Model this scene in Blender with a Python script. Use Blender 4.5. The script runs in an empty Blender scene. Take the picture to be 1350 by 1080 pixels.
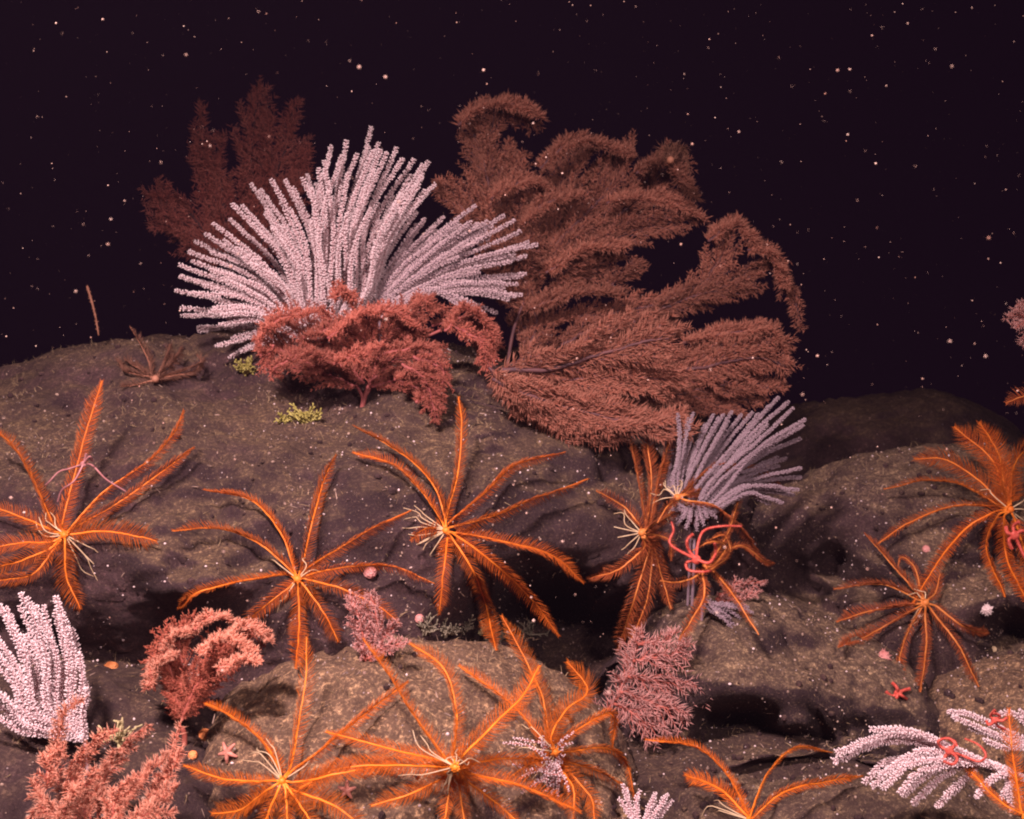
import bpy, math, random
import numpy as np
from mathutils import Vector, Matrix, noise
from mathutils.bvhtree import BVHTree

rng = np.random.default_rng(7)
random.seed(7)
scene = bpy.context.scene
col = scene.collection

# ------------------------------------------------------------------ camera
cam_d = bpy.data.cameras.new('camera'); cam = bpy.data.objects.new('camera', cam_d); col.objects.link(cam)
cam_d.sensor_width = 36; cam_d.lens = 38.6; cam_d.clip_start = 0.02; cam_d.clip_end = 200
CAM = np.array([0.0, 0.0, 1.3]); PITCH = math.radians(12)
cam.location = CAM; cam.rotation_euler = (math.radians(90) - PITCH, 0, 0)
cam_d.dof.use_dof = True; cam_d.dof.focus_distance = 1.75; cam_d.dof.aperture_fstop = 8.0
scene.camera = cam
scene.render.resolution_x = 1024; scene.render.resolution_y = 819

# ------------------------------------------------------------------ water colour (world) and lamps
w = bpy.data.worlds.new('World'); scene.world = w; w.use_nodes = True
bg = w.node_tree.nodes['Background']; bg.inputs[0].default_value = (0.027, 0.006, 0.034, 1); bg.inputs[1].default_value = 0.1

def spot(name, loc, aim, power, size_deg, blend, colr, rad):
    l = bpy.data.lights.new(name, 'SPOT'); o = bpy.data.objects.new(name, l); col.objects.link(o)
    l.energy = power; l.spot_size = math.radians(size_deg); l.spot_blend = blend; l.color = colr; l.shadow_soft_size = rad
    o.location = loc
    o.rotation_euler = (Vector(aim) - Vector(loc)).to_track_quat('-Z', 'Y').to_euler()
    return o
# the survey vehicle's two lamps, carried above the camera
spot('vehicle_lamp', (-0.7, 0.30, 2.75), (-0.25, 1.55, 0.35), 610, 88, 1.0, (1.0, 0.77, 0.78), 0.11)
spot('vehicle_lamp', (0.60, 0.0, 1.85), (0.15, 2.0, 0.75), 105, 100, 0.9, (1.0, 0.77, 0.79), 0.10)

vs = scene.view_settings
vs.view_transform = 'Standard'; vs.look = 'None'; vs.exposure = 0.1; vs.gamma = 1; vs.use_curve_mapping = False
scene.cycles.filter_width = 2.0
scene.cycles.max_bounces = 5

# ------------------------------------------------------------------ helpers
TH = 2 * math.tan(math.atan(18 / 38.6))
cp, sp = math.cos(PITCH), math.sin(PITCH)
RIGHT = np.array([1.0, 0, 0]); FWD = np.array([0, cp, -sp]); UP = np.array([0, sp, cp])
def ray(px, py):
    return FWD + RIGHT * ((px - 675) / 1350 * TH) - UP * ((py - 540) / 1350 * TH)
def P(px, py, d):
    return CAM + ray(px, py) * d
def mm(px, d):                      # size in metres of px photo pixels at depth d
    return px * TH * d / 1350
def unit(v):
    v = np.asarray(v, float); n = np.linalg.norm(v, axis=-1, keepdims=True); return v / np.maximum(n, 1e-9)

class MB:                           # mesh collector, triangles and quads as triangles
    def __init__(s): s.v = []; s.f = []; s.t = []; s.n = 0
    def add(s, v, f, tip=None):
        s.v.append(np.asarray(v, float).reshape(-1, 3)); s.f.append(np.asarray(f, int).reshape(-1, 3) + s.n); s.n += len(s.v[-1])
        s.t.append(np.zeros(len(s.v[-1])) if tip is None else tip)
    def mesh(s, name, origin=(0, 0, 0), smooth=True):
        v = np.concatenate(s.v) - np.asarray(origin); f = np.concatenate(s.f)
        me = bpy.data.meshes.new(name)
        me.vertices.add(len(v)); me.vertices.foreach_set('co', v.astype(np.float32).ravel())
        me.loops.add(len(f) * 3); me.loops.foreach_set('vertex_index', f.astype(np.int32).ravel())
        me.polygons.add(len(f)); me.polygons.foreach_set('loop_start', np.arange(0, len(f) * 3, 3, dtype=np.int32))
        me.polygons.foreach_set('loop_total', np.full(len(f), 3, dtype=np.int32))
        me.polygons.foreach_set('use_smooth', np.full(len(f), smooth))
        a = me.attributes.new('tip', 'FLOAT', 'POINT'); a.data.foreach_set('value', np.concatenate(s.t).astype(np.float32))
        me.update(); return me

def tube(mb, pts, rad, sides=6):
    pts = np.asarray(pts, float); n = len(pts); rad = np.broadcast_to(rad, (n,))
    T = unit(np.gradient(pts, axis=0))
    ref = np.array([0.31, 0.52, 0.79]); ref = ref if abs(T[0] @ ref) < .9 else np.array([1.0, 0, 0])
    A = unit(np.cross(T, ref)); B = np.cross(T, A)
    a = np.arange(sides) * 2 * math.pi / sides
    ring = pts[:, None] + rad[:, None, None] * (A[:, None] * np.cos(a)[None, :, None] + B[:, None] * np.sin(a)[None, :, None])
    v = np.concatenate([ring.reshape(-1, 3), pts[:1] - T[:1] * rad[0] * .6, pts[-1:] + T[-1:] * rad[-1] * .9])
    f = []
    for i in range(n - 1):
        for k in range(sides):
            p = i * sides + k; q = i * sides + (k + 1) % sides
            f += [(p, q, q + sides), (p, q + sides, p + sides)]
    for k in range(sides):
        f.append((n * sides, (k + 1) % sides, k)); f.append((n * sides + 1, (n - 1) * sides + k, (n - 1) * sides + (k + 1) % sides))
    mb.add(v, f)

def needles(mb, B, D, L, r, bend=None, mid=0.55, rm=1.0, sides=3):
    """many small tapered bristles at once; bend (n,3) moves the tip"""
    B = np.asarray(B, float); n = len(B)
    if n == 0: return
    D = unit(D); L = np.broadcast_to(L, (n,)); r = np.broadcast_to(r, (n,))
    bend = np.zeros((n, 3)) if bend is None else np.asarray(bend)
    ref = unit(rng.normal(size=(n, 3))); A = unit(np.cross(D, ref)); C = np.cross(D, A)
    M = B + D * (L * mid)[:, None] + bend * .25; Tp = B + D * L[:, None] + bend
    v = np.empty((n, 2 * sides + 1, 3))
    for k in range(sides):
        a = 2 * math.pi * k / sides; o = A * math.cos(a) + C * math.sin(a)
        v[:, k] = B + o * r[:, None]; v[:, sides + k] = M + o * (r * rm)[:, None]
    v[:, -1] = Tp
    t = []
    for k in range(sides):
        q = (k + 1) % sides
        t += [(k, q, sides + q), (k, sides + q, sides + k), (sides + k, sides + q, 2 * sides)]
    t = np.array(t)
    f = t[None] + (np.arange(n) * (2 * sides + 1))[:, None, None]
    mb.add(v.reshape(-1, 3), f.reshape(-1, 3), np.tile(np.array([0.] * sides + [mid] * sides + [1.]), n))

def curve(ctrl, n):
    """Catmull-Rom through the control points, n samples spread evenly"""
    c = np.asarray(ctrl, float)
    if len(c) == 2: c = np.array([c[0], (c[0] + c[1]) / 2, c[1]])
    c = np.concatenate([[2 * c[0] - c[1]], c, [2 * c[-1] - c[-2]]])
    out = []
    for i in range(1, len(c) - 2):
        t = np.linspace(0, 1, 16, endpoint=False)[:, None]
        p0, p1, p2, p3 = c[i - 1], c[i], c[i + 1], c[i + 2]
        out.append(.5 * (2 * p1 + (p2 - p0) * t + (2 * p0 - 5 * p1 + 4 * p2 - p3) * t ** 2 + (3 * p1 - p0 - 3 * p2 + p3) * t ** 3))
    out = np.concatenate(out + [c[-2:-1]])
    s = np.concatenate([[0], np.cumsum(np.linalg.norm(np.diff(out, axis=0), axis=1))])
    u = np.linspace(0, s[-1], n)
    return np.stack([np.interp(u, s, out[:, k]) for k in range(3)], 1)
def at(pts, t):
    n = len(pts) - 1; x = np.clip(np.asarray(t, float), 0, 1) * n; i = np.minimum(x.astype(int), n - 1); f = (x - i)[..., None]
    return pts[i] * (1 - f) + pts[i + 1] * f

def thing(name, label, cat, loc, group=None):
    o = bpy.data.objects.new(name, None); col.objects.link(o); o.location = loc; o.empty_display_size = .05
    o['label'] = label; o['category'] = cat
    if group: o['group'] = group
    return o
def part(name, mb, mat, parent, stuff=False, label=None, smooth=True):
    root = parent
    while root.parent: root = root.parent
    me = mb.mesh(name, np.array(root.location), smooth); me.materials.append(mat)
    o = bpy.data.objects.new(name, me); col.objects.link(o); o.parent = parent
    if stuff: o['kind'] = 'stuff'
    if label: o['label'] = label
    return o
def solid(name, mb, mat, label=None, cat=None, group=None, kind=None, origin=(0, 0, 0), smooth=True):
    me = mb.mesh(name, origin, smooth); me.materials.append(mat)
    o = bpy.data.objects.new(name, me); col.objects.link(o); o.location = origin
    if label: o['label'] = label
    if cat: o['category'] = cat
    if group: o['group'] = group
    if kind: o['kind'] = kind
    return o

# ------------------------------------------------------------------ materials
def mat_tissue(name, c1, c2, scale=60, rough=.6, trans=0.0, spec=.25, random_obj=0.0, tip=None):
    m = bpy.data.materials.new(name); m.use_nodes = True; nt = m.node_tree; b = nt.nodes['Principled BSDF']
    tc = nt.nodes.new('ShaderNodeTexCoord'); nz = nt.nodes.new('ShaderNodeTexNoise'); nz.inputs['Scale'].default_value = scale
    nz.inputs['Detail'].default_value = 4
    nt.links.new(tc.outputs['Object'], nz.inputs['Vector'])
    rp = nt.nodes.new('ShaderNodeValToRGB'); rp.color_ramp.elements[0].position = .35; rp.color_ramp.elements[1].position = .65
    rp.color_ramp.elements[0].color = (*c1, 1); rp.color_ramp.elements[1].color = (*c2, 1)
    nt.links.new(nz.outputs['Fac'], rp.inputs['Fac'])
    out = rp.outputs['Color']
    if tip:                                  # paler ends of the polyps / bristles
        at_ = nt.nodes.new('ShaderNodeAttribute'); at_.attribute_name = 'tip'; mx = nt.nodes.new('ShaderNodeMix'); mx.data_type = 'RGBA'
        nt.links.new(at_.outputs['Fac'], mx.inputs[0]); nt.links.new(out, mx.inputs[6]); mx.inputs[7].default_value = (*tip, 1); out = mx.outputs[2]
    if random_obj:
        oi = nt.nodes.new('ShaderNodeObjectInfo'); hs = nt.nodes.new('ShaderNodeHueSaturation'); mr = nt.nodes.new('ShaderNodeMapRange')
        mr.inputs['To Min'].default_value = 1 - random_obj; mr.inputs['To Max'].default_value = 1 + random_obj
        nt.links.new(oi.outputs['Random'], mr.inputs['Value']); nt.links.new(mr.outputs['Result'], hs.inputs['Value']); nt.links.new(out, hs.inputs['Color'])
        out = hs.outputs['Color']
    nt.links.new(out, b.inputs['Base Color']); b.inputs['Roughness'].default_value = rough; b.inputs['Specular IOR Level'].default_value = spec
    if trans:
        tr = nt.nodes.new('ShaderNodeBsdfTranslucent'); mx = nt.nodes.new('ShaderNodeMixShader'); mx.inputs[0].default_value = trans
        nt.links.new(out, tr.inputs['Color']); nt.links.new(b.outputs[0], mx.inputs[1]); nt.links.new(tr.outputs[0], mx.inputs[2])
        nt.links.new(mx.outputs[0], nt.nodes['Material Output'].inputs['Surface'])
    return m

def mat_rock(name, dark, mid, sediment, sed_amount, seed=0.0):
    m = bpy.data.materials.new(name); m.use_nodes = True; nt = m.node_tree; b = nt.nodes['Principled BSDF']; N = nt.nodes.new; Lk = nt.links.new
    tc = N('ShaderNodeTexCoord'); mp = N('ShaderNodeMapping'); mp.inputs['Location'].default_value = (seed, seed * 1.7, seed * .6); Lk(tc.outputs['Object'], mp.inputs['Vector'])
    def nz(scale, det, rgh=.6):
        n = N('ShaderNodeTexNoise'); n.inputs['Scale'].default_value = scale; n.inputs['Detail'].default_value = det; n.inputs['Roughness'].default_value = rgh
        Lk(mp.outputs[0], n.inputs['Vector']); return n.outputs['Fac']
    def ramp(f, p0, p1, c0, c1):
        r = N('ShaderNodeValToRGB'); r.color_ramp.elements[0].position = p0; r.color_ramp.elements[1].position = p1
        r.color_ramp.elements[0].color = (*c0, 1); r.color_ramp.elements[1].color = (*c1, 1); Lk(f, r.inputs[0]); return r.outputs[0]
    def mix(f, a, c, mode='MIX'):
        x = N('ShaderNodeMix'); x.data_type = 'RGBA'; x.blend_type = mode
        if isinstance(f, float): x.inputs[0].default_value = f
        else: Lk(f, x.inputs[0])
        Lk(a, x.inputs[6])
        if isinstance(c, tuple): x.inputs[7].default_value = (*c, 1)
        else: Lk(c, x.inputs[7])
        return x.outputs[2]
    base = ramp(nz(6, 8, .72), .40, .62, dark, mid)
    base = mix(ramp(nz(1.9, 6, .65), .45, .56, (0, 0, 0), (.85, .85, .85)), base, tuple(c * .75 + .006 for c in dark))
    # purple crusts
    base = mix(ramp(nz(3.1, 5), .52, .64, (0, 0, 0), (.7, .7, .7)), base, (.20, .108, .112))
    # loose sediment settled on upward faces, in drifts
    ge = N('ShaderNodeNewGeometry'); sx = N('ShaderNodeSeparateXYZ'); Lk(ge.outputs['Normal'], sx.inputs[0])
    ad = N('ShaderNodeMath'); ad.operation = 'MULTIPLY_ADD'; mz = N('ShaderNodeMath'); mz.operation = 'MULTIPLY'; Lk(sx.outputs['Z'], mz.inputs[0]); mz.inputs[1].default_value = 1.3; Lk(nz(3.6, 8, .7), ad.inputs[0]); ad.inputs[1].default_value = 1.7; Lk(mz.outputs[0], ad.inputs[2])
    mr = N('ShaderNodeMapRange'); mr.inputs['From Min'].default_value = 2.05 - sed_amount; mr.inputs['From Max'].default_value = 2.5 - sed_amount; Lk(ad.outputs[0], mr.inputs['Value']); sed = mr.outputs[0]
    sedc = ramp(nz(38, 5, .7), .35, .7, tuple(c * .55 for c in sediment), tuple(c * 1.25 for c in sediment))
    base = mix(sed, base, sedc)
    # grit: light and dark grains
    base = mix(ramp(nz(240, 4, .7), .54, .64, (0, 0, 0), (.42, .42, .42)), base, tuple(min(1, c * 1.15 + .04) for c in sediment))
    base = mix(ramp(nz(170, 4, .7), .45, .35, (0, 0, 0), (.6, .6, .6)), base, (.040, .021, .022))
    base = mix(ramp(nz(60, 4, .7), .44, .35, (0, 0, 0), (.5, .5, .5)), base, (.05, .026, .03))
    vo = N('ShaderNodeTexVoronoi'); vo.inputs['Scale'].default_value = 95; Lk(mp.outputs[0], vo.inputs['Vector'])
    lt = N('ShaderNodeMath'); lt.operation = 'LESS_THAN'; lt.inputs[1].default_value = .13; Lk(vo.outputs['Distance'], lt.inputs[0])
    gt = N('ShaderNodeMath'); gt.operation = 'GREATER_THAN'; gt.inputs[1].default_value = .82
    sc = N('ShaderNodeSeparateColor'); Lk(vo.outputs['Color'], sc.inputs[0]); Lk(sc.outputs[0], gt.inputs[0])
    ml = N('ShaderNodeMath'); ml.operation = 'MULTIPLY'; Lk(lt.outputs[0], ml.inputs[0]); Lk(gt.outputs[0], ml.inputs[1])
    base = mix(ml.outputs[0], base, (.45, .34, .33))
    Lk(base, b.inputs['Base Color']); b.inputs['Roughness'].default_value = .85; b.inputs['Specular IOR Level'].default_value = .2
    b1 = N('ShaderNodeBump'); b1.inputs['Strength'].default_value = .9; b1.inputs['Distance'].default_value = .018; Lk(nz(22, 6, .6), b1.inputs['Height'])
    bp = N('ShaderNodeBump'); bp.inputs['Strength'].default_value = 1.0; bp.inputs['Distance'].default_value = .008; Lk(nz(90, 9, .8), bp.inputs['Height'])
    Lk(b1.outputs[0], bp.inputs['Normal']); Lk(bp.outputs[0], b.inputs['Normal'])
    return m

ROCK = mat_rock('basalt_rock', (.036, .017, .020), (.22, .108, .105), (.42, .255, .14), .25)
ROCK_TAN = mat_rock('silted_rock', (.12, .062, .045), (.36, .20, .135), (.76, .45, .25), .80, 3.3)
ROCK_R = mat_rock('weathered_rock', (.032, .016, .018), (.13, .068, .062), (.60, .38, .225), .40, 8.1)
MUD = mat_rock('dark_seabed', (.045, .023, .021), (.20, .105, .085), (.30, .18, .11), .15, 5.2)

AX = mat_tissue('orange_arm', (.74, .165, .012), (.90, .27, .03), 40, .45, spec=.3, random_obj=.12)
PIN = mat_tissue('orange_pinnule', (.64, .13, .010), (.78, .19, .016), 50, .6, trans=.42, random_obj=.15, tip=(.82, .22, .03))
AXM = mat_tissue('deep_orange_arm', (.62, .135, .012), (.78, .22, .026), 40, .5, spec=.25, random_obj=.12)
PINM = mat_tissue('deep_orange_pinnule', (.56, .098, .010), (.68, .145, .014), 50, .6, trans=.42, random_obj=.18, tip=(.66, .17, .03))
AXD = mat_tissue('rust_arm', (.50, .14, .03), (.66, .23, .06), 40, .5, random_obj=.15)
PIND = mat_tissue('rust_pinnule', (.32, .05, .012), (.44, .08, .016), 50, .6, trans=.3, random_obj=.15, tip=(.5, .14, .05))
AXP = mat_tissue('pale_arm', (.30, .12, .07), (.40, .17, .11), 40, .6)
PINP = mat_tissue('pale_pinnule', (.20, .085, .055), (.28, .12, .08), 40, .6, trans=.3)
CIR = mat_tissue('cream_cirrus', (.50, .33, .19), (.66, .48, .30), 60, .5)
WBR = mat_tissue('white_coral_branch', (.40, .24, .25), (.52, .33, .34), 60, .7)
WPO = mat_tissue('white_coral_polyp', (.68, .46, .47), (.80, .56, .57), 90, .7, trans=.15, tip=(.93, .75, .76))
MPO = mat_tissue('shaded_white_coral_polyp', (.52, .34, .36), (.62, .43, .45), 90, .7, trans=.15, tip=(.80, .60, .62))  # greyed copy of the white polyp, front fan's shadow put into the colour
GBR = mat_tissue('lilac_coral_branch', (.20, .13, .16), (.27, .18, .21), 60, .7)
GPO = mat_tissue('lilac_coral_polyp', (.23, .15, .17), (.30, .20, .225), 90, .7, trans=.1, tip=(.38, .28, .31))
BST = mat_tissue('dark_coral_stem', (.07, .03, .035), (.13, .05, .05), 40, .6)
BNE = mat_tissue('brown_coral_pinnule', (.26, .072, .044), (.38, .12, .076), 12, .7, trans=.25, random_obj=.2, tip=(.50, .21, .145))
DNE = mat_tissue('dusky_coral_pinnule', (.56, .16, .13), (.70, .24, .19), 14, .7, trans=.25)
RNE = mat_tissue('red_coral_pinnule', (.26, .05, .03), (.38, .085, .052), 18, .7, trans=.25, random_obj=.25, tip=(.60, .20, .145))
RST = mat_tissue('red_coral_stem', (.22, .05, .05), (.34, .09, .08), 40, .6)
SNE = mat_tissue('salmon_coral_pinnule', (.46, .10, .052), (.62, .17, .095), 20, .7, trans=.25, random_obj=.18, tip=(.95, .47, .33))
SDK = mat_tissue('shaded_salmon_coral_pinnule', (.26, .04, .022), (.40, .08, .045), 20, .7, trans=.25, random_obj=.18, tip=(.62, .19, .12))  # darker copy of the salmon pinnule, shade painted into the inner fronds
PNE = mat_tissue('pink_coral_pinnule', (.44, .15, .13), (.58, .23, .20), 24, .7, trans=.25, random_obj=.1, tip=(.75, .42, .38))
SST = mat_tissue('salmon_coral_stem', (.30, .07, .05), (.42, .12, .09), 40, .6)
BRI = mat_tissue('brittle_star_red', (.50, .06, .045), (.72, .14, .10), 160, .5)
BRP = mat_tissue('brittle_star_pink', (.32, .12, .12), (.44, .19, .19), 50, .5)
STA = mat_tissue('sea_star_skin', (.42, .14, .10), (.62, .26, .20), 220, .7)
ANE = mat_tissue('anemone_pink', (.62, .22, .20), (.78, .36, .33), 50, .5, trans=.2)
SPO = mat_tissue('orange_sponge', (.70, .20, .06), (.85, .32, .12), 60, .8)
YEL = mat_tissue('yellow_sponge', (.26, .21, .05), (.42, .35, .11), 60, .8)
HYD = mat_tissue('tan_hydroid', (.38, .30, .15), (.55, .44, .24), 60, .8)
GRIT = mat_tissue('shell_grit', (.10, .06, .05), (.42, .28, .22), 25, .8)
GHY = mat_tissue('grey_hydroid', (.16, .13, .09), (.26, .21, .15), 60, .8)
TURF = mat_tissue('brown_turf', (.20, .13, .075), (.46, .31, .18), 9, .8)
TURFD = mat_tissue('dark_turf', (.10, .06, .045), (.28, .17, .12), 9, .8)
SPECK = mat_tissue('pale_polyp', (.50, .36, .35), (.78, .60, .58), 20, .6)
SNOW = mat_tissue('marine_snow', (.34, .16, .12), (.66, .45, .38), 9, .7)

# ------------------------------------------------------------------ rocks
TERR = []
def fbm(p, sc, octv=5, off=0.0):
    return noise.fractal(Vector((p[0] * sc + off, p[1] * sc + off * .7, p[2] * sc - off)), 0.9, 2.0, octv, noise_basis='PERLIN_ORIGINAL')
def boulder(name, c, rad, rot, mat, label, sub, amp=.10, seed=0.0, power=2.3, carve=None):
    bm_v, bm_f = ico(sub)
    d = unit(bm_v)
    # superellipsoid radius
    r = (np.sum(np.abs(d) ** power, axis=1)) ** (-1 / power)
    v = d * r[:, None] * np.asarray(rad)
    R = np.array(Matrix.Rotation(rot[2], 3, 'Z') @ Matrix.Rotation(rot[1], 3, 'Y') @ Matrix.Rotation(rot[0], 3, 'X'))
    v = v @ R.T; nrm = unit((d / np.asarray(rad)) @ R.T)
    m = min(rad)
    wv = v + c
    big = np.array([fbm(p, 1.7, 3, seed) for p in wv]); med = np.array([fbm(p, 6.0, 4, seed + 9) for p in wv]); fine = np.array([fbm(p, 30.0, 4, seed + 3) for p in wv])
    pit = np.array([noise.cell(Vector(p) * 1.0) for p in wv[:1]])[0] * 0
    h = amp * big + amp * .38 * med - amp * .25 * np.abs(med) + .009 * fine
    h = h - .010 * np.exp(-(np.array([noise.noise(Vector(p * np.array([2.6, 2.6, 4.2])) + Vector((seed, seed, 0))) + .25 * noise.noise(Vector(p) * 11) for p in wv]) / .035) ** 2)   # cracks
    v = v + nrm * h[:, None]
    for (qx, qy, ax_, ay_, push) in (carve or ()):     # hollows worn into, or knobs standing out of, the front of the rock
        q = v + c - CAM; dd = q @ FWD; x = 675 + q @ RIGHT / dd / TH * 1350; y = 540 - q @ UP / dd / TH * 1350
        g = np.exp(-(((x - qx) / ax_) ** 2 + ((y - qy) / ay_) ** 2) ** 1.5) * np.clip(-(nrm @ FWD) * 3 + .3, 0, 1) * np.clip(1 + 2.2 * med, .1, 2)
        v = v + (q / dd[:, None]) * (push * g)[:, None]
    mb = MB(); mb.add(v + c, bm_f)
    o = solid(name, mb, mat, label, 'rock', origin=c)
    TERR.append((v + c, bm_f)); return o
_ico = {}
def ico(sub):
    if sub in _ico: return _ico[sub]
    import bmesh
    bm = bmesh.new(); bmesh.ops.create_icosphere(bm, subdivisions=sub, radius=1)
    v = np.array([x.co[:] for x in bm.verts]); f = np.array([[q.index for q in p.verts] for p in bm.faces]); bm.free()
    _ico[sub] = (v, f); return v, f

# seabed: the crest of a seamount, falling away behind the boulders
nx, ny = 220, 200
gx = np.linspace(-4.5, 4.5, nx); gy = np.linspace(-0.8, 7.5, ny)
X, Y = np.meshgrid(gx, gy)
Z = .28 - .18 * np.maximum(Y - 2.2, 0) ** 1.6 + .05 * np.maximum(1.2 - Y, 0)
Zn = np.array([fbm((x, y, 0), 1.6, 5) * .10 + fbm((x, y, 3), 14, 4) * .016 for x, y in zip(X.ravel(), Y.ravel())]).reshape(X.shape)
V = np.stack([X, Y, Z + Zn], -1).reshape(-1, 3)
i = np.arange(ny - 1)[:, None] * nx + np.arange(nx - 1)[None]
F = np.concatenate([np.stack([i, i + 1, i + nx + 1], -1).reshape(-1, 3), np.stack([i, i + nx + 1, i + nx], -1).reshape(-1, 3)])
mb = MB(); mb.add(V, F); solid('seabed', mb, MUD, kind='structure'); TERR.append((V, F))

boulder('boulder', P(330, 700, 2.62), (1.20, .80, .44), (0, 0, .05), ROCK, 'largest dark rounded boulder, under the big white coral and filling the left middle', 7, .075, 1.0, carve=[(750, 850, 110, 80, .50), (150, 850, 150, 46, .08), (235, 758, 120, 34, -.07), (560, 770, 60, 40, -.03), (640, 560, 70, 50, .07)])
boulder('boulder', P(545, 1130, 1.78), (.40, .36, .34), (0, .10, 0), ROCK_TAN, 'silt covered rounded boulder under the two lowest central orange feather stars', 6, .05, 4.0)
boulder('boulder', P(1260, 800, 2.62), (.56, .50, .36), (0, .08, 0), ROCK_R, 'humped boulder with a tan silted top behind the right hand feather stars', 6, .06, 6.5, carve=[(1100, 770, 70, 60, .12), (1270, 740, 90, 40, .08), (1330, 850, 60, 40, .15)])
boulder('boulder', P(1010, 980, 2.15), (.34, .34, .27), (0, .42, .2), ROCK_R, 'sloping dark rock with a tan crest right of the pink feathery coral', 6, .05, 2.2, carve=[(1010, 985, 150, 50, .20)])
boulder('boulder', P(1190, 1180, 1.78), (.55, .30, .20), (0, 0, .1), ROCK_R, 'low dark rock along the bottom right under the white plume coral', 6, .05, 7.9, carve=[(1010, 1000, 160, 26, .22), (1000, 1060, 50, 30, .12), (1120, 970, 120, 24, .15)])
boulder('boulder', P(1330, 1030, 2.05), (.24, .22, .20), (0, -.1, 0), ROCK_TAN, 'small tan silted rock below the lower right feather star', 6, .04, 3.7)
boulder('boulder', P(1170, 690, 4.3), (.62, .5, .5), (0, .05, 0), ROCK, 'distant dark rock dome fading into the black water', 6, .05, 5.1)
boulder('boulder', P(60, 1190, 1.75), (.42, .34, .36), (0, 0, .2), MUD, 'dark gritty rock in the bottom left corner under the salmon coral', 6, .05, 8.8)

allv = []; allf = []; n0 = 0
for v, f in TERR:
    allv.append(v); allf.append(f + n0); n0 += len(v)
TV = np.concatenate(allv); TF = np.concatenate(allf)
BVH = BVHTree.FromPolygons([tuple(x) for x in TV], [tuple(int(q) for q in x) for x in TF])
def hit(px, py):
    """depth of the rock surface seen at a photo pixel, or None"""
    r = ray(px, py); h = BVH.ray_cast(Vector(CAM), Vector(r).normalized())
    if h[0] is None: return None
    return float((np.array(h[0]) - CAM) @ FWD)
def drop(p):
    h = BVH.ray_cast(Vector(p), Vector((0, 0, -1)))
    return np.array(h[0]) if h[0] is not None else np.array(p) - np.array([0, 0, .1])

# the water itself: thin suspended matter that veils far things
mb = MB(); x0, x1, y0, y1, z0, z1 = -6., 6., -2., 9., -5.0, 3.6
mb.add([(x, y, z) for x in (x0, x1) for y in (y0, y1) for z in (z0, z1)], [(0, 1, 3), (0, 3, 2), (4, 6, 7), (4, 7, 5), (0, 4, 5), (0, 5, 1), (2, 3, 7), (2, 7, 6), (0, 2, 6), (0, 6, 4), (1, 5, 7), (1, 7, 3)])
hz = bpy.data.materials.new('haze'); hz.use_nodes = True; hz.node_tree.nodes.remove(hz.node_tree.nodes['Principled BSDF'])
pv = hz.node_tree.nodes.new('ShaderNodeVolumePrincipled'); pv.inputs['Color'].default_value = (.74, .48, .74, 1); pv.inputs['Density'].default_value = .0045; pv.inputs['Anisotropy'].default_value = .2
hz.node_tree.links.new(pv.outputs[0], hz.node_tree.nodes['Material Output'].inputs['Volume'])
solid('haze', mb, hz, kind='stuff', smooth=False)
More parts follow.
